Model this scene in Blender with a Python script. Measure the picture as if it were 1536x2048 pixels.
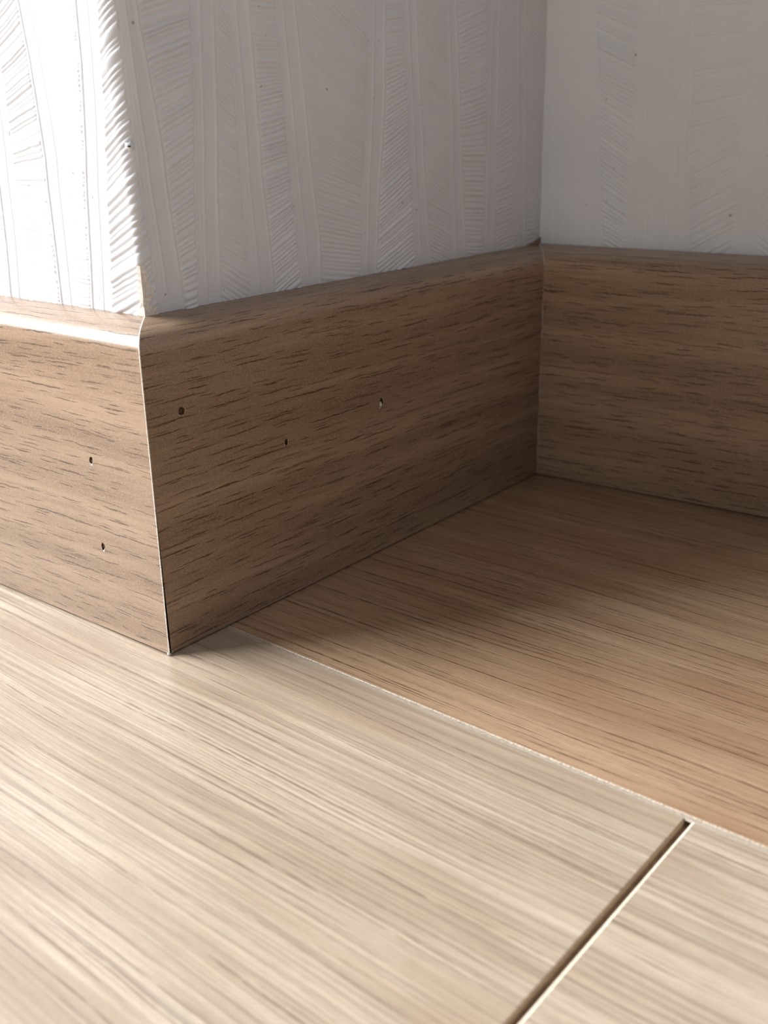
import bpy, bmesh, math, random
import numpy as np
from mathutils import Matrix, Vector

for o in list(bpy.data.objects):
    bpy.data.objects.remove(o)
SC = bpy.context.scene
COL = SC.collection
MM = 0.001

# ------------------------------------------------------------------ camera
CR = ((0.7794322703, 0.6262764183, -0.0162229420),
      (0.2084951892, -0.2837276974, -0.9359638614),
      (-0.5907749927, 0.7261380321, -0.3517221436))
CC = (182.94758, -141.03023, 120.99590)
cam_d = bpy.data.cameras.new('camera')
cam = bpy.data.objects.new('camera', cam_d)
COL.objects.link(cam)
rx, ry, rz = Vector(CR[0]), -Vector(CR[1]), -Vector(CR[2])
M = Matrix(((rx.x, ry.x, rz.x, CC[0] * MM), (rx.y, ry.y, rz.y, CC[1] * MM),
            (rx.z, ry.z, rz.z, CC[2] * MM), (0, 0, 0, 1)))
cam.matrix_world = M
cam_d.sensor_fit = 'AUTO'
cam_d.sensor_width = 36.0
cam_d.lens = 2074.11 / 2048 * 36.0
cam_d.clip_start = 0.005
cam_d.clip_end = 50
cam_d.dof.use_dof = True
cam_d.dof.focus_distance = 0.258
cam_d.dof.aperture_fstop = 20.0
SC.camera = cam

# ------------------------------------------------------------------ light
SC.view_settings.view_transform = 'Standard'
SC.view_settings.look = 'None'
SC.view_settings.gamma = 1.0
SC.view_settings.use_curve_mapping = False
SC.view_settings.exposure = 0.0

W = bpy.data.worlds.new('room_light')
SC.world = W
W.use_nodes = True
bg = W.node_tree.nodes['Background']
bg.inputs['Color'].default_value = (0.93, 0.955, 1.0, 1)
bg.inputs['Strength'].default_value = 0.075

wl = bpy.data.lights.new('window_daylight', 'AREA')
wl.shape = 'RECTANGLE'
wl.size = 2.1        # along y
wl.size_y = 1.8      # along z
wl.energy = 264
wl.color = (0.935, 0.97, 1.0)
wo = bpy.data.objects.new('window_daylight', wl)
COL.objects.link(wo)
wo.location = (-1.6, -1.20, 1.55)
wo.rotation_euler = (math.radians(90), 0, math.radians(-90))

# added fill light behind the camera, lifts the right wall and rear floor
fl_ = bpy.data.lights.new('added_fill_light', 'AREA')
fl_.shape = 'RECTANGLE'
fl_.size = 2.0
fl_.size_y = 1.5
fl_.energy = 14.5
fl_.color = (1.0, 0.96, 0.90)
fo = bpy.data.objects.new('added_fill_light', fl_)
COL.objects.link(fo)
fo.location = (0.7, -2.7, 1.25)
fo.rotation_euler = (math.radians(90), 0, 0)

# ------------------------------------------------------------------ measures (mm)
D = 11.604      # thickness of the boards at their top edge
L = 172.292     # length of the return between the two corners
DC = 15.843     # thickness of the right-hand board
AA, AC, AP = 0.02005, 0.05467, -0.0167
YJ = 19.92      # joint between the two plank rows
UA = Vector((-1, -AA, 0)).normalized()
UB = Vector((0, 1, 0))
UC = Vector((1, AC, 0)).normalized()
NC = Vector((UC.y, -UC.x, 0))
PW = Vector((-D, D, 0))             # wall corner, outer
PC = Vector((-D, L + DC, 0))        # wall corner, inner


# ------------------------------------------------------------------ helpers
def tag(o, label=None, cat=None, kind=None, group=None):
    if label: o['label'] = label
    if cat: o['category'] = cat
    if kind: o['kind'] = kind
    if group: o['group'] = group
    return o


def link(name, me, mats, parent=None):
    o = bpy.data.objects.new(name, me)
    COL.objects.link(o)
    for m in (mats if isinstance(mats, (list, tuple)) else [mats]):
        me.materials.append(m)
    if parent:
        o.parent = parent
    return o


def mesh_from(name, verts, faces, uvs=None, mi=None, smooth=False):
    """verts in mm; uvs = per-vertex (u, v) in mm"""
    me = bpy.data.meshes.new(name)
    me.from_pydata([(v[0] * MM, v[1] * MM, v[2] * MM) for v in verts], [], faces)
    if uvs is not None:
        ul = me.uv_layers.new(name='UVMap')
        for lp in me.loops:
            ul.data[lp.index].uv = uvs[lp.vertex_index]
    if mi is not None:
        for p, k in zip(me.polygons, mi):
            p.material_index = k
    if smooth:
        me.polygons.foreach_set('use_smooth', [True] * len(me.polygons))
    me.update()
    return me


class NT:
    def __init__(self, name):
        self.m = bpy.data.materials.new(name)
        self.m.use_nodes = True
        self.t = self.m.node_tree
        self.t.nodes.clear()
        self.out = self.n('ShaderNodeOutputMaterial')
        self.b = self.n('ShaderNodeBsdfPrincipled')
        self.l(self.b.outputs[0], self.out.inputs[0])

    def n(self, typ, **kw):
        nd = self.t.nodes.new(typ)
        for k, v in kw.items():
            setattr(nd, k, v)
        return nd

    def l(self, a, b):
        self.t.links.new(a, b)

    def put(self, sock, v):
        if isinstance(v, bpy.types.NodeSocket):
            self.l(v, sock)
        else:
            sock.default_value = v

    def math(self, op, a, b=0.0, c=None, clamp=False):
        nd = self.n('ShaderNodeMath', operation=op, use_clamp=clamp)
        self.put(nd.inputs[0], a)
        self.put(nd.inputs[1], b)
        if c is not None:
            self.put(nd.inputs[2], c)
        return nd.outputs[0]

    def uv(self):
        nd = self.n('ShaderNodeUVMap')
        sp = self.n('ShaderNodeSeparateXYZ')
        self.l(nd.outputs[0], sp.inputs[0])
        return sp.outputs[0], sp.outputs[1]

    def noise(self, u, v, su, sv, w=0.0, detail=2.0, rough=0.5, dist=0.0):
        """noise with cell size su x sv (mm)"""
        c = self.n('ShaderNodeCombineXYZ')
        self.put(c.inputs[0], self.math('DIVIDE', u, su))
        self.put(c.inputs[1], self.math('DIVIDE', v, sv))
        c.inputs[2].default_value = w
        nd = self.n('ShaderNodeTexNoise')
        self.l(c.outputs[0], nd.inputs['Vector'])
        nd.inputs['Scale'].default_value = 1.0
        nd.inputs['Detail'].default_value = detail
        nd.inputs['Roughness'].default_value = rough
        nd.inputs['Distortion'].default_value = dist
        return nd.outputs[0]

    def step(self, x, lo, hi, a=0.0, b=1.0):
        nd = self.n('ShaderNodeMapRange', interpolation_type='SMOOTHSTEP')
        self.put(nd.inputs[0], x)
        nd.inputs[1].default_value = lo
        nd.inputs[2].default_value = hi
        nd.inputs[3].default_value = a
        nd.inputs[4].default_value = b
        return nd.outputs[0]

    def mix(self, f, a, b, mode='MIX'):
        nd = self.n('ShaderNodeMix', data_type='RGBA', blend_type=mode)
        self.put(nd.inputs[0], f)
        self.put(nd.inputs[6], a if isinstance(a, bpy.types.NodeSocket) else (*a, 1))
        self.put(nd.inputs[7], b if isinstance(b, bpy.types.NodeSocket) else (*b, 1))
        return nd.outputs[2]

    def white(self, a, b=0.0, w=0.0):
        c = self.n('ShaderNodeCombineXYZ')
        self.put(c.inputs[0], a); self.put(c.inputs[1], b); c.inputs[2].default_value = w
        nd = self.n('ShaderNodeTexWhiteNoise', noise_dimensions='3D')
        self.l(c.outputs[0], nd.inputs['Vector'])
        sp = self.n('ShaderNodeSeparateColor')
        self.l(nd.outputs['Color'], sp.inputs[0])
        return sp.outputs[0], sp.outputs[1], sp.outputs[2]

    def dashes(self, u, v, rowh, length, half, seed, present):
        """rows of separate tapering strokes along u; half = half width in mm"""
        q = self.math('DIVIDE', v, rowh)
        row = self.math('FLOOR', q)
        fr = self.math('SUBTRACT', q, row)
        r0, _, _ = self.white(row, 0.0, seed)
        x = self.math('ADD', self.math('DIVIDE', u, length), self.math('MULTIPLY', r0, 23.0))
        ci = self.math('FLOOR', x)
        fx = self.math('SUBTRACT', x, ci)
        ra, rb, rc = self.white(row, ci, seed + 5.5)
        cy = self.math('MULTIPLY_ADD', rb, 0.6, 0.2)
        along = self.math('DIVIDE', self.math('ABSOLUTE', self.math('SUBTRACT', fx, 0.5)), self.math('MULTIPLY_ADD', rc, 0.28, 0.20))
        taper = self.math('SUBTRACT', 1.0, self.math('MULTIPLY', along, along), clamp=True)
        hw = self.math('MULTIPLY', taper, half / rowh)
        dist = self.math('ABSOLUTE', self.math('SUBTRACT', fr, cy))
        m = self.math('SUBTRACT', 1.0, self.math('DIVIDE', dist, self.math('ADD', hw, 0.0005)), clamp=True)
        m = self.step(m, 0.0, 0.55)
        on = self.math('GREATER_THAN', ra, 1.0 - present)
        return self.math('MULTIPLY', m, self.math('MULTIPLY', on, self.math('MULTIPLY_ADD', rb, 0.5, 0.5)))

    def bump(self, h, strength, dist_mm):
        nd = self.n('ShaderNodeBump')
        nd.inputs['Strength'].default_value = strength
        nd.inputs['Distance'].default_value = dist_mm * MM
        self.l(h, nd.inputs['Height'])
        return nd.outputs[0]


def plain(name, col, rough=0.6, spec=0.4, var=0.15, cell=0.4):
    """flat colour with a fine mottling (object space)"""
    t = NT(name)
    tc = t.n('ShaderNodeTexCoord')
    nz = t.n('ShaderNodeTexNoise')
    t.l(tc.outputs['Object'], nz.inputs['Vector'])
    nz.inputs['Scale'].default_value = 1000.0 / cell
    nz.inputs['Detail'].default_value = 2
    f = t.step(nz.outputs[0], 0.3, 0.7)
    lo = tuple(c * (1 - var) for c in col)
    hi = tuple(min(1, c * (1 + var)) for c in col)
    t.l(t.mix(f, lo, hi), t.b.inputs['Base Color'])
    t.b.inputs['Roughness'].default_value = rough
    t.b.inputs['Specular IOR Level'].default_value = spec
    return t.m


def skirting_wood(name, seed):
    """printed oak foil: fine speckle, broad bands, short dark pores along the board"""
    t = NT(name)
    u, v0 = t.uv()
    wob = t.math('MULTIPLY', t.math('SUBTRACT', t.noise(u, v0, 90, 30, seed, 2), 0.5), 4.0)
    v = t.math('ADD', v0, wob)
    broad = t.noise(u, v, 160, 7.0, seed + 1.3, 3, 0.55)
    mid = t.noise(u, v, 45, 1.6, seed + 2.1, 3, 0.6)
    speck = t.noise(u, v0, 0.55, 0.28, seed + 3.7, 1, 0.6)
    c = t.mix(t.step(broad, 0.30, 0.70), (0.245, 0.153, 0.094), (0.385, 0.257, 0.167))
    c = t.mix(t.step(mid, 0.35, 0.75, 0.0, 0.55), c, (0.200, 0.120, 0.072))
    c = t.mix(t.step(speck, 0.35, 0.75, 0.0, 0.30), c, (0.56, 0.42, 0.31))
    # pores
    jit = t.math('MULTIPLY', t.math('SUBTRACT', t.noise(u, v, 6.0, 3.0, seed + 8.0, 2), 0.5), 0.9)
    vd = t.math('ADD', v, jit)
    pore = t.dashes(u, vd, 2.9, 17.0, 0.24, seed + 0.1, 0.80)
    pore = t.math('MAXIMUM', pore, t.dashes(u, vd, 1.7, 9.0, 0.17, seed + 0.2, 0.50))
    pore = t.math('MAXIMUM', pore, t.dashes(u, t.math('ADD', vd, 0.9), 4.3, 30.0, 0.26, seed + 0.3, 0.55))
    clump = t.step(t.noise(u, v, 17.0, 0.55, seed + 4.4, 1.5, 0.5), 0.64, 0.76, 0.0, 0.45)
    pore = t.math('MAXIMUM', pore, clump)
    brk = t.step(t.noise(u, v, 1.3, 0.4, seed + 9.1, 1), 0.32, 0.52)
    pore = t.math('MULTIPLY', pore, t.math('MULTIPLY_ADD', brk, 0.5, 0.5))
    c = t.mix(t.math('MULTIPLY', pore, 0.94), c, (0.060, 0.030, 0.015))
    t.l(c, t.b.inputs['Base Color'])
    t.b.inputs['Roughness'].default_value = 0.5
    t.b.inputs['Specular IOR Level'].default_value = 0.12
    t.b.inputs['Coat Weight'].default_value = 0.65
    t.b.inputs['Coat IOR'].default_value = 1.5
    t.b.inputs['Coat Roughness'].default_value = 0.22
    t.l(t.bump(speck, 0.28, 0.035), t.b.inputs['Normal'])
    return t.m


def floor_wood(name, seed, light, dark, line_col, dens_off=0.0, streak=0.5):
    """laminate plank: long continuous grain lines with pale and dark streaks"""
    t = NT(name)
    u, v0 = t.uv()
    w1 = t.math('MULTIPLY', t.math('SUBTRACT', t.noise(u, v0, 170, 55, seed, 1), 0.5), 9.0)
    w2 = t.math('MULTIPLY', t.math('SUBTRACT', t.noise(u, v0, 22, 7, seed + .5, 1), 0.5), 0.45)
    v = t.math('ADD', t.math('ADD', v0, w1), w2)
    broad = t.noise(u, v, 260, 11, seed + 1.3, 3, 0.6)
    fig = t.noise(u, v, 140, 3.2, seed + 1.9, 3, 0.6)
    fine = t.noise(u, v, 75, 0.50, seed + 2.6, 3, 0.7)
    speck = t.noise(u, v, 3.5, 0.28, seed + 3.1, 2, 0.6)
    f = t.math('ADD', t.math('MULTIPLY', broad, 0.45), t.math('MULTIPLY', fig, 0.55))
    c = t.mix(t.step(f, 0.36, 0.64), dark, light)
    c = t.mix(t.step(fine, 0.42, 0.70, 0.0, streak), c, tuple(x * 0.52 for x in dark))
    c = t.mix(t.step(fine, 0.50, 0.28, 0.0, streak * 0.7), c, tuple(min(1, x * 1.22) for x in light))
    c = t.mix(t.step(speck, 0.42, 0.75, 0.0, 0.30), c, tuple(x * 0.6 for x in dark))
    blot = t.noise(u, v, 60, 16, seed + 7.7, 2, 0.5)
    c = t.mix(t.step(blot, 0.40, 0.68, 0.0, 0.55), c, tuple(x * y for x, y in zip(dark, (0.80, 0.70, 0.66))))
    vd = t.math('ADD', v, t.math('MULTIPLY', t.math('SUBTRACT', t.noise(u, v, 9.0, 3.0, seed + 8.0, 2), 0.5), 0.5))
    pore = t.dashes(u, vd, 2.6, 95.0, 0.30, seed + 0.1, 0.55 + 10 * dens_off)
    pore = t.math('MAXIMUM', pore, t.dashes(u, vd, 1.5, 48.0, 0.20, seed + 0.2, 0.45 + 10 * dens_off))
    pore = t.math('MAXIMUM', pore, t.dashes(u, vd, 4.4, 180.0, 0.38, seed + 0.3, 0.45 + 10 * dens_off))
    brk = t.step(t.noise(u, v, 5.0, 0.8, seed + 9.1, 2), 0.30, 0.60)
    pore = t.math('MULTIPLY', pore, t.math('MULTIPLY_ADD', brk, 0.75, 0.25))
    c = t.mix(t.math('MULTIPLY', pore, 0.92), c, line_col)
    t.l(c, t.b.inputs['Base Color'])
    rgh = t.step(fine, 0.3, 0.7, 0.25, 0.34)
    t.l(rgh, t.b.inputs['Roughness'])
    t.b.inputs['Specular IOR Level'].default_value = 0.5
    t.l(t.bump(fine, 0.5, 0.08), t.b.inputs['Normal'])
    return t.m


def wallpaper_mat():
    t = NT('embossed_wallpaper')
    tc = t.n('ShaderNodeTexCoord')
    nz = t.n('ShaderNodeTexNoise')
    t.l(tc.outputs['Object'], nz.inputs['Vector'])
    nz.inputs['Scale'].default_value = 45
    nz.inputs['Detail'].default_value = 3
    c = t.mix(t.step(nz.outputs[0], 0.35, 0.65), (0.748, 0.757, 0.795), (0.778, 0.788, 0.825))
    sp = t.n('ShaderNodeTexNoise')
    t.l(tc.outputs['Object'], sp.inputs['Vector'])
    sp.inputs['Scale'].default_value = 420
    sp.inputs['Detail'].default_value = 1
    c = t.mix(t.step(sp.outputs[0], 0.775, 0.80, 0.0, 0.7), c, (0.22, 0.19, 0.17))
    t.l(c, t.b.inputs['Base Color'])
    t.b.inputs['Roughness'].default_value = 0.5
    t.b.inputs['Specular IOR Level'].default_value = 0.35
    fn = t.n('ShaderNodeTexNoise')
    t.l(tc.outputs['Object'], fn.inputs['Vector'])
    fn.inputs['Scale'].default_value = 3200
    fn.inputs['Detail'].default_value = 2
    t.l(t.bump(fn.outputs[0], 0.35, 0.06), t.b.inputs['Normal'])
    return t.m


M_SK_A = skirting_wood('oak_foil_front', 3.0)
M_SK_B = skirting_wood('oak_foil_return', 17.0)
M_SK_C = skirting_wood('oak_foil_right', 31.0)
FL = ((0.60, 0.455, 0.305), (0.455, 0.325, 0.210), (0.175, 0.105, 0.060))
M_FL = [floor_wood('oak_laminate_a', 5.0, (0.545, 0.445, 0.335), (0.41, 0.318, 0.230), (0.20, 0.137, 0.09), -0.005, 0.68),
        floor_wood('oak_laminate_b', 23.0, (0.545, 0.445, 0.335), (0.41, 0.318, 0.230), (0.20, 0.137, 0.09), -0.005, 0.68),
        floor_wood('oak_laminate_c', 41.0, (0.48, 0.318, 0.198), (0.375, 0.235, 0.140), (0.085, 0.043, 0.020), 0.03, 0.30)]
M_PAPER = wallpaper_mat()
M_EDGE = plain('raw_foil_edge', (0.78, 0.70, 0.61), 0.7, 0.3, 0.2, 0.5)
M_CORE = plain('fibreboard_core', (0.16, 0.09, 0.05), 0.8, 0.2, 0.3, 0.4)
M_PALE = plain('bare_plank_edge', (0.74, 0.62, 0.50), 0.6, 0.3, 0.18, 0.6)
M_FILL = plain('joint_filler_grey', (0.46, 0.39, 0.31), 0.5, 0.4, 0.15, 0.8)
M_FRAY = plain('frayed_plank_lip', (0.50, 0.405, 0.315), 0.7, 0.3, 0.35, 0.5)
M_HDF = plain('plank_core', (0.52, 0.39, 0.27), 0.8, 0.2, 0.2, 0.5)
M_SUB = plain('dark_subfloor', (0.30, 0.215, 0.14), 0.9, 0.1, 0.2, 3)
M_PLASTER = plain('wall_plaster', (0.62, 0.59, 0.55), 0.9, 0.2, 0.1, 4)
M_TORN = plain('torn_paper_backing', (0.82, 0.76, 0.68), 0.8, 0.2, 0.12, 0.7)
M_CAULK = plain('dry_caulk', (0.46, 0.39, 0.33), 0.7, 0.3, 0.3, 0.5)
M_NAIL = plain('nail_steel', (0.30, 0.25, 0.20), 0.5, 0.5, 0.2, 0.3)
M_FLECK = plain('white_paint_fleck', (0.82, 0.79, 0.76), 0.6, 0.4, 0.1, 0.2)
M_DARK = plain('near_black', (0.05, 0.037, 0.03), 0.9, 0.2, 0.3, 0.2)
M_PUTTY = plain('brown_wood_putty', (0.13, 0.078, 0.045), 0.7, 0.3, 0.3, 0.3)

# ------------------------------------------------------------------ floor
FM = Matrix.Translation((0, YJ * MM, 0)) @ Matrix.Rotation(AP, 4, 'Z')
sub = mesh_from('floor', [(-1700, -1720, -9), (1500, -1720, -9), (1500, 260, -9), (-1700, 260, -9),
                          (-1700, -1720, -1.6), (1500, -1720, -1.6), (1500, 260, -1.6), (-1700, 260, -1.6)],
                [(3, 2, 1, 0), (4, 5, 6, 7), (0, 1, 5, 4), (1, 2, 6, 5), (2, 3, 7, 6), (3, 0, 4, 7)])
floor = link('floor', sub, M_SUB)
floor.matrix_world = FM
tag(floor, 'pale oak laminate floor of long planks with one open end joint', 'floor', 'structure')


def plank(u0, u1, v0, v1, mat, seed, ch=(0.18, 0.18, 0.30, 0.12), dz=(0.3, 0.5, 0.3, 0.12), edge=None):
    """ch = chamfer widths at u0, u1, v0, v1 ends; dz = their depths; top at z = 0"""
    cu0, cu1, cv0, cv1 = ch
    top = [(u0 + cu0, v0 + cv0, 0), (u1 - cu1, v0 + cv0, 0), (u1 - cu1, v1 - cv1, 0), (u0 + cu0, v1 - cv1, 0)]
    a, b, c_, d_ = -dz[0], -dz[1], -dz[2], -dz[3]
    # each chamfer gets its own pair of outer verts so that depths may differ
    vs = list(top)
    side = [((u0, v0, a), (u0, v1, a)), ((u1, v0, b), (u1, v1, b)), ((u0, v0, c_), (u1, v0, c_)), ((u0, v1, d_), (u1, v1, d_))]
    idx = []
    for p, q in side:
        idx.append((len(vs), len(vs) + 1))
        vs += [p, q]
    bot = len(vs)
    zb = -1.5
    vs += [(u0, v0, zb), (u1, v0, zb), (u1, v1, zb), (u0, v1, zb)]
    f = [(0, 1, 2, 3)]
    mi = [0]
    (a0, a1), (b0, b1), (c0, c1), (d0, d1) = idx
    f += [(0, 3, a1, a0), (2, 1, b0, b1), (1, 0, c0, c1), (3, 2, d1, d0)]
    mi += [1, 0, 1, 1]
    f += [(a0, a1, bot + 3, bot), (b1, b0, bot + 1, bot + 2), (c1, c0, bot, bot + 1), (d0, d1, bot + 2, bot + 3)]
    mi += [2, 2, 2, 2]
    f += [(bot + 3, bot + 2, bot + 1, bot)]
    mi += [2]
    uvs = [(p[0] + seed * 37.0, p[1] + seed * 11.0) for p in vs]
    o = link('plank', mesh_from('plank', vs, f, uvs, mi), [mat, edge or M_PALE, M_HDF], floor)
    return o


# the three planks in view
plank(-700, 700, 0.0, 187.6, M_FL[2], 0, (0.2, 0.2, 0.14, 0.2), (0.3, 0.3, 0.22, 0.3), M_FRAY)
plank(-1090, 125.0, -188.4, -1.25, M_FL[0], 1, (0.2, 0.14, 0.3, 0.10), (0.3, 0.16, 0.3, 0.06))
plank(126.35, 1341, -188.4, -1.25, M_FL[1], 2, (0.62, 0.2, 0.3, 0.10), (0.55, 0.3, 0.3, 0.06))
rnd = random.Random(4)
for r in range(7):
    v1 = -189.6 - r * 190
    off = (-480, 260, -820, -150, 420, -600, 60)[r]
    for k in (-1, 0, 1):
        a_ = max(-1690, off + k * 1216)
        b_ = min(1490, off + (k + 1) * 1216 - 1.0)
        if b_ - a_ > 60:
            plank(a_, b_, v1 - 188.8, v1, M_FL[(r + k) % 2], 3 + r * 3 + k)

# dusty filler lying in the long joint
rnd = random.Random(11)
vs, fs = [], []
n = 520
for i in range(n + 1):
    u = -40 + 700 * i / n
    j1 = rnd.uniform(-0.10, 0.10)
    vs += [(u, -1.42 + 0.06 * rnd.random(), -0.35), (u, -1.22, -0.05), (u, -0.55, -0.16 + 0.05 * j1), (u, -0.06 + 0.04 * j1, -0.24)]
for i in range(n):
    for k in range(3):
        a_ = i * 4 + k
        fs.append((a_, a_ + 4, a_ + 5, a_ + 1))
link('joint_filler', mesh_from('joint_filler', vs, fs), M_FILL, floor)
# frayed pale lip of the rear plank along the joint
vs, fs = [], []
n = 1400
for i in range(n + 1):
    u = -5 + 420 * i / n
    w = 0.12 + 0.12 * rnd.random()
    vs += [(u, -0.05 - 0.08 * rnd.random(), -0.20), (u, 0.04, 0.012 + 0.02 * rnd.random()), (u, w, 0.010), (u, w + 0.02, -0.05)]
for i in range(n):
    for k in range(3):
        a_ = i * 4 + k
        fs.append((a_, a_ + 4, a_ + 5, a_ + 1))
link('frayed_edge', mesh_from('frayed_edge', vs, fs), M_FRAY, floor)

# ------------------------------------------------------------------ walls (plaster cores)
def prism(name, poly, z0, z1, mat, parent=None):
    n_ = len(poly)
    vs = [(x, y, z0) for x, y in poly] + [(x, y, z1) for x, y in poly]
    f = [tuple(range(n_ - 1, -1, -1)), tuple(range(n_, 2 * n_))]
    f += [(i, (i + 1) % n_, n_ + (i + 1) % n_, n_ + i) for i in range(n_)]
    return link(name, mesh_from(name, vs, f), mat, parent)


HW = 2400
e = 0.7
pA0 = PW + UA * 4.6 + UB * e
pA1 = PW + UA * 1690 + UB * e
wall_left = prism('wall_left', [(pA0.x, pA0.y), (-16.2, 16.2), (-16.2, 100), (pA1.x, 100), (pA1.x, pA1.y)], 0.0, HW, M_PLASTER)
tag(wall_left, 'brightly lit wall in white embossed paper, left of the outer corner', 'wall', 'structure')
wall_center = prism('wall_center', [(-D - e, 16.3), (-D - e, L + DC - 0.8), (-100, L + DC - 0.8), (-100, 100.2), (-16.1, 100.2), (-16.1, 16.3)], 0.0, HW, M_PLASTER)
tag(wall_center, 'shaded return wall in white embossed paper between outer and inner corner', 'wall', 'structure')
c0 = PC - NC * e
c1 = PC + UC * 1400 - NC * e
wall_right = prism('wall_right', [(-100, c0.y), (c0.x, c0.y), (c1.x, c1.y), (c1.x, c1.y + 60), (-100, c0.y + 60)], 0.0, HW, M_PLASTER)
tag(wall_right, 'shaded back wall in white embossed paper, right of the inner corner', 'wall', 'structure')

# ------------------------------------------------------------------ wallpaper relief
RIB = {
 'A0': ([(-51.07, 107.37), (-51.86, 93.79), (-53.13, 80.52)], [(-44.32, 133.24), (-44.42, 116.15), (-45.08, 97.68), (-47.13, 80.75)]),
 'A1': ([(-33.44, 148.33), (-32.05, 136.08), (-30.71, 114.15), (-31.4, 80.55)], [(-26.91, 147.84), (-24.2, 121.2), (-23.79, 113.97), (-25.39, 80.58)]),
 'A2': ([(-12.71, 146.8), (-13.2, 134.21), (-15.24, 114.9), (-19.16, 80.52)], [(-6.46, 146.34), (-7.87, 123.1), (-8.92, 114.08), (-12.41, 80.16)]),
 'B1': ([(0.98, 145.93), (1.2, 127.31), (2.1, 116.16), (3.08, 103.65), (4.64, 80.15)], [(5.47, 146.23), (6.76, 134.84), (9.13, 114.67), (11.42, 80.61)]),
 'B2': ([(21.55, 147.32), (19.47, 116.43), (17.77, 95.87), (16.6, 80.14)], [(27.89, 147.74), (25.66, 114.13), (23.2, 80.58)]),
 'B3': ([(32.73, 148.07), (33.5, 113.88), (34.59, 80.83)], [(39.02, 148.49), (39.97, 113.67), (42.36, 80.35)]),
 'B4': ([(48.3, 149.12), (49.68, 127.21), (50.43, 114.77), (53.28, 80.82)], [(54.83, 149.56), (57.98, 115.42), (60.59, 93.23), (60.47, 80.48)]),
 'B5': ([(83.91, 151.52), (80.95, 114.82), (77.93, 80.21)], [(90.73, 151.98), (89.73, 129.9), (88.21, 114.63), (85.59, 94.0), (84.5, 80.31)]),
 'B6': ([(98.91, 152.53), (103.33, 89.98)], [(104.64, 152.92), (106.11, 130.77), (110.39, 84.31)]),
 'B7': ([(118.55, 153.85), (122.33, 84.69)], [(124.08, 154.23), (126.04, 127.67), (129.82, 83.99)]),
 'B8': ([(142.1, 155.44), (140.51, 82.99)], [(147.69, 155.82), (146.52, 82.43)]),
 'B9': ([(156.63, 156.42), (159.98, 81.17)], [(162.59, 156.82), (166.52, 80.56)]),
 'C0': ([(-2.0, 157.9), (-0.2, 81.86)], [(0.39, 157.73), (4.9, 82.09)]),
 'C1': ([(9.95, 157.05), (16.33, 80.09)], [(16.98, 156.55), (23.59, 80.45)]),
 'C2': ([(32.92, 155.42), (33.16, 125.19), (32.69, 80.41)], [(49.17, 154.26), (51.17, 116.12), (53.85, 80.52)]),
 'C3': ([(67.25, 152.97), (68.5, 115.99), (69.35, 80.86)], [(73.66, 152.52), (75.69, 113.8), (74.58, 80.68)]),
}
# beyond the frame the paper goes on in the same rhythm
RIB['A9'] = ([(-66.0, 150), (-66.8, 110), (-70.0, 80)], [(-60.0, 150), (-60.0, 110), (-63.5, 80)])
RIB['A8'] = ([(-83.0, 150), (-84.8, 110), (-85.0, 80)], [(-77.0, 150), (-77.0, 110), (-78.5, 80)])
RIB['C4'] = ([(92.0, 155), (93.0, 115), (91.0, 80)], [(99.0, 155), (101.0, 115), (99.0, 80)])
RIB['C5'] = ([(118.0, 155), (116.0, 115), (115.0, 80)], [(125.0, 155), (124.0, 115), (121.0, 80)])
# hatch: field to the LEFT of the ribbon with this key -> (z, slope) list, spacing, depth
GAP = {
 'A9': ([(140, -0.4), (100, -0.3), (85, 0.2)], 1.0, 0.15),
 'A0': ([(140, 0.4), (100, -0.3), (85, -0.5)], 1.0, 0.15),
 'A1': ([(140.96, 0.54), (128.68, 0.39), (116.03, 0.26), (110.69, 0.07), (107.04, -0.12), (96.45, -0.13), (88.08, -0.34)], 0.92, 0.27),
 'A2': ([(137.73, -0.36), (124.11, -0.3), (107.51, -0.28), (96.75, -0.15), (85.88, -0.06)], 0.98, 0.26),
 'B1': ([(129.03, 0.67), (106.96, 0.73), (89.64, 0.48)], 1.75, 0.44),
 'B2': ([(142.92, 0.28), (130.95, 0.31), (109.55, 0.49), (95.19, 0.35), (81.39, 0.18)], 1.35, 0.6),
 'B3': ([(137.94, -0.69), (111.07, -0.44), (101.18, -0.42), (85.93, -0.64)], 1.25, 0.34),
 'B4': ([(147.47, -0.02), (135.85, 0.0), (126.25, 0.2), (115.07, 0.16), (104.69, 0.22), (96.24, 0.47), (88.91, 0.47)], 1.2, 0.55),
 'B5': ([(147.39, -0.65), (131.86, -0.64), (111.67, -0.34), (97.3, -0.27), (88.96, -0.17), (83.53, -0.16)], 1.35, 0.38),
 'B6': ([(149.54, 0.1), (137.45, 0.2), (125.77, 0.39), (99.57, 0.55), (83.07, 0.41)], 1.35, 0.5),
 'B7': ([(133.45, -0.54), (111.98, -0.53), (94.41, -0.41)], 1.3, 0.34),
 'B8': ([(150.68, 0.33), (138.54, 0.25), (121.41, 0.2), (109.6, -0.04), (87.74, -0.12)], 1.5, 0.42),
 'B9': ([(135.02, 0.54), (95.9, 0.15)], 1.5, 0.25),
 'BX': ([(149.77, -0.36), (127.9, -0.3), (106.71, 0.02)], 1.5, 0.3),
 'C1': ([(148.83, 0.73), (94.74, 0.81)], 1.6, 0.22),
 'C2': ([(153.88, -0.44), (134.62, -0.5), (103.26, -0.71), (84.97, -0.49)], 1.55, 0.58),
 'C3': ([(150.08, -0.02), (137.59, 0.08), (122.16, 0.2), (103.21, 0.53), (81.97, 0.57)], 1.55, 0.55),
 'C4': ([(140.0, -0.5), (84.36, -0.68)], 1.5, 0.33),
 'C5': ([(140.0, 0.3), (90, 0.5)], 1.5, 0.3),
 'CX': ([(140.0, -0.3), (90, -0.5)], 1.5, 0.3),
}
RNG = np.random.default_rng(7)
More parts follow.
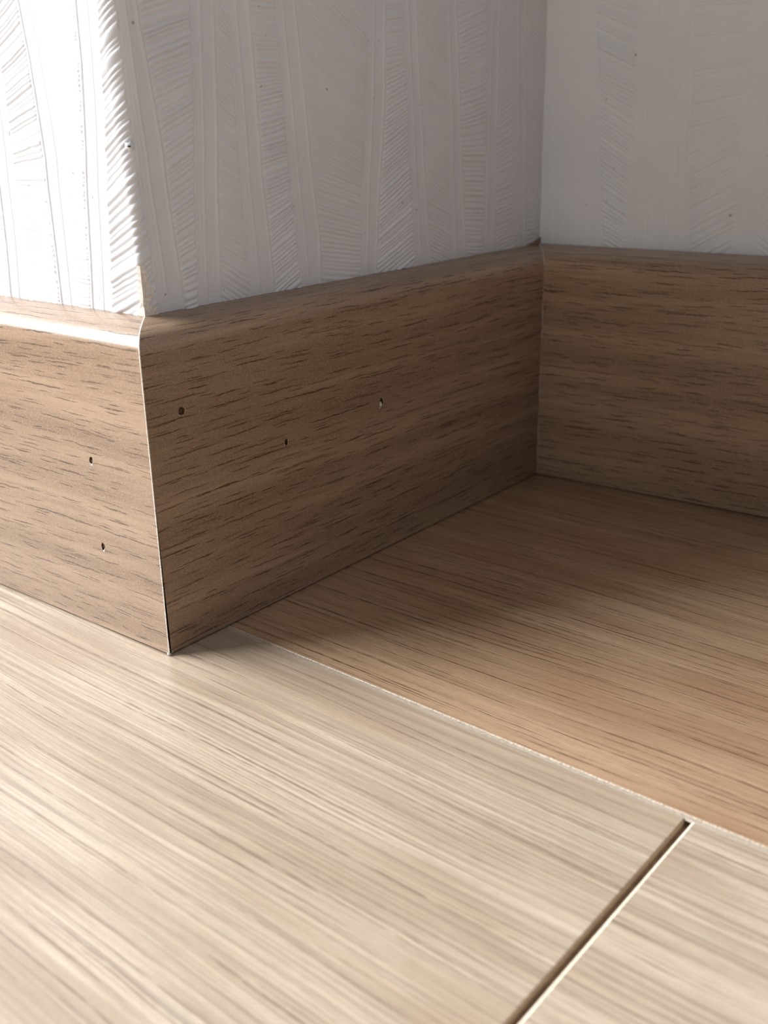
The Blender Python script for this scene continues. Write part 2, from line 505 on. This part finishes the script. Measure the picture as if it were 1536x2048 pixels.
_H = RNG.random(8192)


def h1(i):
    return _H[np.mod(i.astype(np.int64) * 73 + 911, 8192)]


def snoise(x, y=None, k=0):
    """smooth 1-D / 2-D value noise in 0..1"""
    xi = np.floor(x); fx = x - xi; fx = fx * fx * (3 - 2 * fx)
    if y is None:
        return h1(xi + 131 * k) * (1 - fx) + h1(xi + 1 + 131 * k) * fx
    yi = np.floor(y); fy = y - yi; fy = fy * fy * (3 - 2 * fy)
    g = lambda a, b: _H[np.mod((a.astype(np.int64) * 1619 + b.astype(np.int64) * 6971 + 131 * k) ^ 0x55, 8192)]
    return ((g(xi, yi) * (1 - fx) + g(xi + 1, yi) * fx) * (1 - fy) + (g(xi, yi + 1) * (1 - fx) + g(xi + 1, yi + 1) * fx) * fy)


def interp(pts, z):
    p = sorted((b, a) for a, b in pts)
    zs = np.array([q[0] for q in p]); ss = np.array([q[1] for q in p])
    r = np.interp(z, zs, ss)
    lo = (ss[1] - ss[0]) / (zs[1] - zs[0]); hi = (ss[-1] - ss[-2]) / (zs[-1] - zs[-2])
    r = np.where(z < zs[0], ss[0] + lo * (z - zs[0]), r)
    dz = np.minimum(z - zs[-1], 40)
    return np.where(z > zs[-1], ss[-1] + 0.5 * hi * dz, r)


def sstep(x, a, b):
    t = np.clip((x - a) / (b - a), 0, 1)
    return t * t * (3 - 2 * t)


def relief(S, Z, keys, endkey, s_end):
    """height (mm) of the embossing; keys = ribbons from left to right"""
    H = np.zeros_like(S)
    zc = Z[:, 0]
    wav = (snoise(zc / 9.0, k=3) - 0.5) * 0.5
    prev = None
    for i, k in enumerate(list(keys) + [None]):
        if k is not None:
            lft = (interp(RIB[k][0], zc) + wav)[:, None]
            rgt = (interp(RIB[k][1], zc) + wav)[:, None]
        else:
            lft = np.full((len(zc), 1), s_end); rgt = lft + 1
        # hatched field left of this ribbon
        gk = k if k is not None else endkey
        if gk in GAP:
            pts, per, amp = GAP[gk]
            st = prev if prev is not None else lft - 18
            fld = (S > st) & (S < lft)
            p = sorted(pts)
            zs = np.array([q[0] for q in p]); ts = np.array([q[1] for q in p])
            x = np.where(fld, S - st, 0)
            z0 = Z.copy()
            for _ in range(5):
                z0 = 0.5 * z0 + 0.5 * (Z - np.interp(z0, zs, ts) * x)
            z0 = z0 + 0.25 * (snoise(S / 3.0, Z / 3.0, k=5 + i) - 0.5)
            ph = z0 / per + 0.9 * snoise(z0 / 2.7, k=9 + i)
            ln = np.floor(ph); fr = ph - ln
            a = 0.45 + 0.75 * h1(ln + 57 * i)
            prof = np.abs(np.sin(np.pi * fr)) ** 0.85
            wd = lft - st
            e_l = sstep(x, 0.15 + 0.5 * h1(ln + 311), 0.9 + 0.5 * h1(ln + 311))
            e_r = sstep(lft - S, 0.1 + 0.6 * h1(ln + 77), 0.8 + 0.6 * h1(ln + 77))
            fade = 0.55 + 0.9 * snoise(S / 14.0, Z / 14.0, k=21)
            H = np.where(fld, H + amp * (a * prof * e_l * e_r * np.clip(fade, 0.75, 1.1)), H)
        if k is None:
            break
        w = rgt - lft
        t = (S - lft) / w
        inr = (t > -0.2) & (t < 1.2)
        bead = 0.9 + 0.2 * snoise(zc / 0.8, k=31 + i)[:, None]
        g = lambda c, wd: np.exp(-((S - c) / wd) ** 2)
        if k[0] == 'A':
            r_ = 0.25 * bead * g(lft, 0.27) + 0.16 * g(lft + 0.62 * w, 0.22) + 0.07 * g(lft + 0.25 * w, 0.3) + 0.06 * g(lft + 0.36 * w, 0.2) + 0.05 * g(rgt, 0.3)
            tex = (t > 0.36) & (t < 0.60)
        elif k[0] == 'B':
            r_ = 0.34 * bead * g(rgt, 0.28) + 0.24 * g(lft + 0.36 * w, 0.24) + 0.10 * g(lft, 0.22) + 0.05 * g(lft + 0.18 * w, 0.2)
            tex = (t > 0.42) & (t < 0.66)
        else:
            r_ = 0.22 * g(lft, 0.3) + 0.26 * bead * g(rgt, 0.3)
            for q in (0.15, 0.27, 0.38, 0.62, 0.74, 0.86):
                r_ = r_ + 0.15 * g(lft + q * w, 0.3)
            tex = (t > 0.42) & (t < 0.58)
        H = np.where(inr, H + r_, H)
        ph = (Z + 0.8 * S) / 0.9 + 2.0 * snoise(S / 1.0, Z / 1.0, k=40)
        H = np.where(tex, H + 0.05 * np.sin(2 * np.pi * ph), H)
        prev = rgt
    # very small unevenness of the wall underneath
    H += 0.10 * (snoise(S / 22.0, Z / 30.0, k=50) - 0.5)
    return H


def grid_mesh(name, P, mat, parent):
    """P: (nz, ns, 3) in mm"""
    nz, ns = P.shape[:2]
    me = bpy.data.meshes.new(name)
    me.vertices.add(nz * ns)
    me.vertices.foreach_set('co', (P.reshape(-1, 3) * MM).astype(np.float32).ravel())
    i = np.arange(nz * ns).reshape(nz, ns)
    q = np.stack([i[:-1, :-1], i[:-1, 1:], i[1:, 1:], i[1:, :-1]], -1).reshape(-1, 4)
    me.loops.add(q.size)
    me.loops.foreach_set('vertex_index', q.ravel().astype(np.int32))
    me.polygons.add(len(q))
    me.polygons.foreach_set('loop_start', np.arange(0, q.size, 4, dtype=np.int32))
    me.polygons.foreach_set('use_smooth', np.ones(len(q), dtype=bool))
    me.update(calc_edges=True)
    me.validate()
    return link(name, me, mat, parent)


def zline(fine, ztop):
    return np.concatenate([np.arange(78.6, ztop, fine), np.linspace(ztop, ztop + 60, 40)[1:], [ztop + 200, 800, 1500, HW - 2]])


UAn = np.array(UA); UBn = np.array(UB); PWn = np.array(PW)


def corner_pos(S, Z, H):
    """surface round the outer corner: s < 0 on the left wall, s > 0 on the return"""
    r = 1.0 + 3.4 * sstep(Z, 92, 135)
    r = r + 0.35 * (snoise(Z / 4.0, k=61) - 0.5) * sstep(130 - Z, 0, 20)
    th = np.clip((S + r) / (2 * r), 0, 1) * (np.pi / 2)
    onA = S < -r
    onB = S > r
    c = PWn + r[..., None] * (UAn + UBn)
    nrm = -(np.cos(th)[..., None] * UBn + np.sin(th)[..., None] * UAn)
    P = c + nrm * r[..., None]
    P = np.where(onA[..., None], PWn - S[..., None] * UAn, P)
    P = np.where(onB[..., None], PWn + S[..., None] * UBn, P)
    P[..., 2] = 0
    P = P + nrm * H[..., None]
    P[..., 2] = Z
    return P


AKEYS = ['A8', 'A9', 'A0', 'A1', 'A2', 'B1', 'B2', 'B3', 'B4', 'B5', 'B6', 'B7', 'B8', 'B9']
# left wall sheet (up to just round the corner) and return sheet share one relief
zA = zline(0.19, 157)
sA = np.concatenate([[-1680, -900, -400, -200, -120], np.arange(-80, -3.9, 0.19), np.arange(-3.9, 0.61, 0.18)])
SA, ZA = np.meshgrid(sA, zA)
HA = relief(SA, ZA, AKEYS, 'BX', 174.0) * (sstep(SA, -81, -76) * sstep(162 - ZA, -60, 4))
paper_left = grid_mesh('wallpaper', corner_pos(SA, ZA, HA), M_PAPER, wall_left)
zB = zline(0.24, 164)
sB = [0.6]
while sB[-1] < L + DC - D - 0.5:
    sB.append(sB[-1] + 0.24 + 0.20 * sB[-1] / 170)
sB = np.array(sB + [L + DC - D + 0.02])
SB, ZB = np.meshgrid(sB, zB)
HB = relief(SB, ZB, AKEYS, 'BX', 174.0) * sstep(166 - ZB, -60, 4)
paper_center = grid_mesh('wallpaper', corner_pos(SB, ZB, HB), M_PAPER, wall_center)
zC = zline(0.30, 168)
sC = np.concatenate([np.arange(0.0, 110, 0.36), np.arange(110.5, 130, 0.5), [140, 200, 400, 800, 1390]])
S3, Z3 = np.meshgrid(sC, zC)
HC = relief(S3, Z3, ['C0', 'C1', 'C2', 'C3', 'C4', 'C5'], 'CX', 140.0) * (sstep(132 - S3, 0, 8) * sstep(170 - Z3, -60, 4))
P3 = np.array(PC)[None, None] + S3[..., None] * np.array(UC) + HC[..., None] * np.array(NC)
P3[..., 2] = Z3
paper_right = grid_mesh('wallpaper', P3, M_PAPER, wall_right)

# ------------------------------------------------------------------ skirting boards
PROF = [(0, 0.50), (0, 20), (0, 40), (0, 60), (0, 73.6), (0.10, 74.6), (0.32, 75.5), (0.75, 76.4), (1.45, 77.2), (2.5, 77.95),
        (3.8, 78.5), (5.2, 78.9), (7.6, 79.4), (10.0, 79.75), (D, 79.95)]
ARC = [0.0]
for (r0, z0), (r1, z1) in zip(PROF, PROF[1:]):
    ARC.append(ARC[-1] + math.hypot(r1 - r0, z1 - z0))


def board(name, start, end, mat, u_of, kink=None):
    """start(r), end(r): xy of the two mitred ends at recess r"""
    vs, uv, fs, mi = [], [], [], []
    n_ = len(PROF)
    for (r, z), a in zip(PROF, ARC):
        for fn in (start, end):
            x, y = fn(r, z)
            vs.append((x, y, z)); uv.append((u_of(x, y), a))
    for (r, z) in ((D, 0.50),):
        for fn in (start, end):
            x, y = fn(r, z)
            vs.append((x, y, z)); uv.append((u_of(x, y), -D))
    for i in range(n_):
        a, b, c, d = 2 * i, 2 * i + 1, 2 * i + 3, 2 * i + 2
        fs.append((a, b, c, d)); mi.append(0 if i < n_ - 1 else 1)
    fs.append((2 * n_, 2 * n_ + 1, 1, 0)); mi.append(1)
    fs.append(tuple(range(0, 2 * n_ + 2, 2))); mi.append(1)
    fs.append(tuple(range(2 * n_ + 1, 0, -2))); mi.append(1)
    me = mesh_from(name, vs, fs, uv, mi)
    bm = bmesh.new(); bm.from_mesh(me)
    bmesh.ops.recalc_face_normals(bm, faces=bm.faces)
    bm.to_mesh(me); bm.free()
    o = link(name, me, [mat, M_CORE])
    return o


UAx, UAy = UA.x, UA.y
bl = board('baseboard_left', lambda r, z: (-r - 0.02, r - 0.0),
           lambda r, z: (UAx * 1600, UAy * 1600 + r), M_SK_A, lambda x, y: -x)


def open_mitre(r, z):
    g = 0.12 + 0.55 * max(0.0, 1 - z / 16.0) ** 1.3      # the joint gapes towards the floor
    return (-r, r + g)


bc = board('baseboard_center', open_mitre, lambda r, z: (-r, L + r * DC / D - 0.25), M_SK_B, lambda x, y: y)
br = board('baseboard_right', lambda r, z: (-r, L + (r * DC / D) - r * AC),
           lambda r, z: (1380, L + 1380 * AC + r * DC / D), M_SK_C, lambda x, y: x)
tag(bl, 'brightly lit oak foil skirting board with a glaring rounded top and two nail holes', 'baseboard', 'structure')
tag(bc, 'shaded oak foil skirting board on the return with a pale paint fleck in its middle', 'baseboard', 'structure')
tag(br, 'shaded oak foil skirting board along the back wall right of the inner corner', 'baseboard', 'structure')


def soften(me):
    me.polygons.foreach_set('use_smooth', [True] * len(me.polygons))
    me.set_sharp_from_angle(angle=math.radians(28))


soften(br.data)


def cutter(pts2, face, depth, a_origin):
    """prism cutter: pts2 = outline (along, z) in mm, extruded 'depth' behind the face"""
    bm = bmesh.new()
    f_, b_ = [], []
    for a, z in pts2:
        if face == 'A':
            base = UA * (-a)
            f_.append(bm.verts.new(((base.x) * MM, (base.y - 1) * MM, z * MM)))
            b_.append(bm.verts.new(((base.x) * MM, (base.y + depth) * MM, z * MM)))
        else:
            f_.append(bm.verts.new((1 * MM, a * MM, z * MM)))
            b_.append(bm.verts.new((-depth * MM, a * MM, z * MM)))
    bm.faces.new(f_); bm.faces.new(list(reversed(b_)))
    n_ = len(f_)
    for i in range(n_):
        bm.faces.new((f_[i], b_[i], b_[(i + 1) % n_], f_[(i + 1) % n_]))
    bmesh.ops.recalc_face_normals(bm, faces=bm.faces)
    me = bpy.data.meshes.new('cut'); bm.to_mesh(me); bm.free()
    me.materials.append(M_CORE)
    o = bpy.data.objects.new('cut', me)
    COL.objects.link(o)
    return o


def outline(a, z, ra, rz, tilt=0.0, n_=12, seed=0, rough=0.12):
    rr = random.Random(seed)
    pts = []
    for i in range(n_):
        t = 2 * math.pi * i / n_
        k = 1 + rr.uniform(-rough, rough)
        x, y = ra * k * math.cos(t), rz * k * math.sin(t)
        pts.append((a + x * math.cos(tilt) - y * math.sin(tilt), z + x * math.sin(tilt) + y * math.cos(tilt)))
    return pts


def cut(o, outs, face, depth):
    cs = [cutter(p, face, depth, 0) for p in outs]
    for c in cs:
        m = o.modifiers.new('hole', 'BOOLEAN')
        m.operation = 'DIFFERENCE'; m.object = c; m.solver = 'EXACT'
        m.material_mode = 'TRANSFER'
    dg = bpy.context.evaluated_depsgraph_get()
    me = bpy.data.meshes.new_from_object(o.evaluated_get(dg))
    o.modifiers.clear()
    old = o.data
    o.data = me
    soften(me)
    bpy.data.meshes.remove(old)
    for c in cs:
        cm = c.data
        bpy.data.objects.remove(c); bpy.data.meshes.remove(cm)


HOLES_A = [(-22.05, 46.0, 0.62, 0.98, -0.12, 1), (-21.35, 23.75, 0.62, 1.02, -0.15, 2)]
cut(bl, [outline(*h[:5], 12, h[5], 0.16) for h in HOLES_A], 'A', 2.2)
HOLES_B = [(10.3, 59.3, 1.05, 0.95, 0.2, 3), (44.1, 43.6, 0.62, 0.95, 0.1, 4), (83.5, 45.8, 0.85, 1.25, -0.35, 5)]
cut(bc, [outline(*h[:5], 12, h[5], 0.16) for h in HOLES_B], 'B', 1.6)


def chip(name, centre, size, mat, parent, seed, axis='A', flat=0.4):
    """small irregular lump on a board face"""
    rr = random.Random(seed)
    bm = bmesh.new()
    bmesh.ops.create_icosphere(bm, subdivisions=2, radius=1.0)
    for v in bm.verts:
        k = 1 + rr.uniform(-0.3, 0.3)
        x, y, z = v.co * k
        a, n_, zz = x * size[0], y * flat, z * size[1]
        if axis == 'A':
            v.co = Vector(((centre[0] + a) * MM, (centre[1] + n_) * MM, (centre[2] + zz) * MM))
        else:
            v.co = Vector(((centre[0] + n_) * MM, (centre[1] + a) * MM, (centre[2] + zz) * MM))
    me = bpy.data.meshes.new(name); bm.to_mesh(me); bm.free()
    return link(name, me, mat, parent)


yA = lambda a: a * AA            # y of the left board's face at x = a (a < 0)
for i, h in enumerate(HOLES_A):
    a, z = h[0], h[1]
    o = chip('nail', (a - 0.12, yA(a) + 0.55, z - 0.1), (0.16, 0.5), M_NAIL, bl, 20 + i, 'A', 0.4)
    o['label'] = 'dull nail sunk in its hole'
    o = chip('foil_splinter', (a + 0.22, yA(a) - 0.03, z - 1.12), (0.36, 0.20), M_FLECK, bl, 30 + i, 'A', 0.12)
    o['label'] = 'white splinter of foil under the nail hole'
    chip('foil_splinter', (a + 0.58, yA(a) - 0.03, z - 0.72), (0.14, 0.26), M_FLECK, bl, 34 + i, 'A', 0.10)
o = chip('putty_plug', (-0.85, 10.3, 59.3), (0.98, 0.90), M_PUTTY, bc, 41, 'B', 0.55)
o['label'] = 'round plug of dark brown putty'
o = chip('putty_plug', (-1.0, 44.1, 43.6), (0.52, 0.85), M_DARK, bc, 42, 'B', 0.4)
o['label'] = 'small dark putty plug'
o = chip('paint_fleck', (-0.25, 83.3, 45.2), (0.42, 0.75), M_FLECK, bc, 43, 'B', 0.35)
o['label'] = 'white paint fleck in a nail hole'
chip('paint_fleck', (-0.1, 82.8, 44.3), (0.28, 0.30), M_FLECK, bc, 44, 'B', 0.2)


def rim(a, z, ra, rz, mat, parent, t0, t1, seed):
    """raised pale lip round part of a hole on the return board"""
    rr = random.Random(seed)
    vs, fs = [], []
    n_ = 14
    for i in range(n_ + 1):
        t = t0 + (t1 - t0) * i / n_
        w = 0.26 * math.sin(math.pi * (0.08 + 0.84 * i / n_)) * rr.uniform(0.7, 1.2)
        c, s = math.cos(t), math.sin(t)
        vs += [(-0.02, a + (ra - 0.02) * c, z + (rz - 0.02) * s), (0.10, a + (ra + w * 0.5) * c, z + (rz + w * 0.5) * s),
               (-0.01, a + (ra + w) * c, z + (rz + w) * s)]
    for i in range(n_):
        for k in (0, 1):
            b = i * 3 + k
            fs.append((b, b + 1, b + 4, b + 3))
    return link('hole_lip', mesh_from('hole_lip', vs, fs), mat, parent)


M_LIP = plain('lifted_foil_lip', (0.42, 0.31, 0.23), 0.6, 0.4, 0.15, 0.4)
rim(10.3, 59.3, 1.1, 1.0, M_LIP, bc, -1.0, 1.3, 1)
rim(10.3, 59.3, 1.1, 1.0, M_LIP, bc, 3.5, 4.6, 2)
rim(44.1, 43.6, 0.66, 1.0, M_LIP, bc, -1.4, 0.8, 3)
rim(44.1, 43.6, 0.66, 1.0, M_LIP, bc, 2.6, 4.4, 4)
rim(83.5, 45.8, 0.9, 1.3, M_LIP, bc, -0.2, 1.6, 5)


# white raw foil edge running down the outer mitre
def mitre_strip():
    rr = random.Random(5)
    vs, fs = [], []
    zs = np.arange(0.5, 73.6, 0.28)
    prof = [(0.0, float(z)) for z in zs]
    for (r0, z0), (r1, z1) in zip(PROF[4:], PROF[5:]):
        m = max(2, int(math.hypot(r1 - r0, z1 - z0) / 0.28))
        prof += [(r0 + (r1 - r0) * k / m, z0 + (z1 - z0) * k / m) for k in range(m)]
    for i, (r, z) in enumerate(prof):
        k = 0.65 + 0.7 * rr.random()
        base = 0.16 if z > 14 else 0.09
        if z < 4:
            base = 0.17
        w = base * k
        bx = 0.03 if r < 0.02 else 0.0
        vs += [(-r - 0.30 * k * 0.6, r - 0.035, z + (0.03 if r > 0.3 else 0)), (-r + 0.035, r - 0.035, z + (0.05 if r > 0.3 else 0)),
               (-r + 0.03, r + w, z + (0.02 if r > 0.3 else 0)), (-r - 0.05, r + w + 0.02, z - 0.02)]
    for i in range(len(prof) - 1):
        for k in range(3):
            a = i * 4 + k
            fs.append((a, a + 1, a + 5, a + 4))
    o = link('mitre_edge', mesh_from('mitre_edge', vs, fs), M_EDGE, bl)
    o['label'] = 'thin white raw edge of the foil down the outer mitre'


mitre_strip()
o = chip('edge_crumb', (-0.25, -0.05, 0.55), (0.42, 0.42), M_FLECK, bl, 61, 'A', 0.25)
o['label'] = 'pale crumb at the foot of the mitre'
chip('edge_crumb', (0.05, 0.25, 0.35), (0.30, 0.28), M_CAULK, bl, 62, 'A', 0.3)
chip('edge_crumb', (0.02, 0.95, 0.75), (0.16, 0.35), M_CAULK, bc, 63, 'B', 0.08)


# caulk bead down the inner corner
def caulk():
    rr = random.Random(9)
    vs, fs = [], []
    zs = [float(z) for z in np.arange(0.6, 73.6, 0.5)]
    prof = [(0.0, z) for z in zs]
    for (r0, z0), (r1, z1) in zip(PROF[4:], PROF[5:]):
        m = max(2, int(math.hypot(r1 - r0, z1 - z0) / 0.4))
        prof += [(r0 + (r1 - r0) * k / m, z0 + (z1 - z0) * k / m) for k in range(m)]
    for r, z in prof:
        q = float(snoise(np.array([z / 3.0]), k=71)[0])
        w = -0.06 + 0.30 * max(0, q - 0.35) + 0.05 * rr.random()
        if r > 0.2:
            w += 0.18 + 0.35 * min(1, r / 9.0)
        y = L + r * DC / D
        up = 0.12 if r > 0.3 else 0
        vs += [(-r - 0.05, y - w - 0.3, z - 0.02), (-r + w * 0.5, y - w * 0.6 - 0.25, z + up), (-r + w, y - 0.12, z + up * 0.6), (-r + w + 0.1, y + 0.1, z - 0.02)]
    for i in range(len(prof) - 1):
        for k in range(3):
            a = i * 4 + k
            fs.append((a, a + 1, a + 5, a + 4))
    o = link('caulk_bead', mesh_from('caulk_bead', vs, fs, smooth=True), M_CAULK, br)
    o['label'] = 'thin dried bead of pale caulk in the inner corner'


caulk()


# little foil tab standing up at the inner corner
def foil_tab():
    rr = random.Random(3)
    n_ = 12
    vs, fs, uv = [], [], []
    y1 = L + DC - 0.5
    for i in range(n_ + 1):
        t = i / n_
        y = y1 - 9.0 + 9.0 * t
        top = 79.9 + 0.2 + 1.9 * t ** 1.6 + rr.uniform(-0.12, 0.12)
        for x in (-D + 0.25, -D + 0.75):
            vs += [(x, y, 79.2), (x, y, top)]
            uv += [(y, 90), (y, 90 + top - 79)]
    for i in range(n_):
        a, b = i * 4, i * 4 + 4
        fs += [(a + 2, b + 2, b + 3, a + 3), (a + 3, b + 3, b + 1, a + 1), (b, a, a + 1, b + 1)]
    fs += [(0, 2, 3, 1), (n_ * 4 + 2, n_ * 4, n_ * 4 + 1, n_ * 4 + 3)]
    o = link('foil_tab', mesh_from('foil_tab', vs, fs, uv), M_SK_B, bc)
    o['label'] = 'torn tab of brown foil standing up in the inner corner'


foil_tab()

# ------------------------------------------------------------------ torn paper at the foot of the outer wall corner
def torn():
    rr = random.Random(21)
    vs, fs = [], []
    zs = np.arange(79.3, 91.5, 0.3)
    for i, z in enumerate(zs):
        k = max(0.0, 1 - (z - 79.3) / 12.2)
        q = 1.5 * (float(snoise(np.array([z / 1.1]), k=81)[0]) - 0.5)
        wa = -0.25 + 0.30 * k + 0.8 * q * k
        wb = 0.1 + 1.5 * k ** 0.8 + 1.9 * q * (0.25 + 0.75 * k) + rr.uniform(-0.15, 0.15)
        off = 0.50 + 0.30 * k
        c = PW
        pa = c + UA * max(0.35, 0.9 + wa) + UB * (-off * 0.75)
        pm = c + UA * (-0.16 - 0.2 * k - 0.25 * q * k) + UB * (-0.16 - 0.2 * k)
        pb = c + UB * max(0.8, 0.9 + wb) + UA * (-off * 0.8)
        for p in (pa + UB * 0.6, pa, pm, pb, pb + UA * 0.6):
            vs.append((p.x, p.y, float(z)))
    for i in range(len(zs) - 1):
        for k in range(4):
            a = i * 5 + k
            fs.append((a, a + 1, a + 6, a + 5))
    o = link('torn_paper', mesh_from('torn_paper', vs, fs), M_TORN, wall_left)
    o['label'] = 'torn yellowish backing of the paper at the corner'


torn()
# nick in the paper on the corner: a flat blister with a near-black speck beside it
pn = PW + (UA + UB) * 0.95
o = chip('paper_nick', (pn.x, pn.y, 117.0), (1.0, 1.15), M_PAPER, wall_left, 91, 'A', 0.8)
o.data.polygons.foreach_set('use_smooth', [True] * len(o.data.polygons))
o['label'] = 'small raised blister in the paper on the corner'
o = chip('dark_speck', (pn.x + 0.62, pn.y - 0.55, 116.95), (0.50, 0.20), M_DARK, wall_left, 92, 'A', 0.25)
o['label'] = 'black speck in the nick'
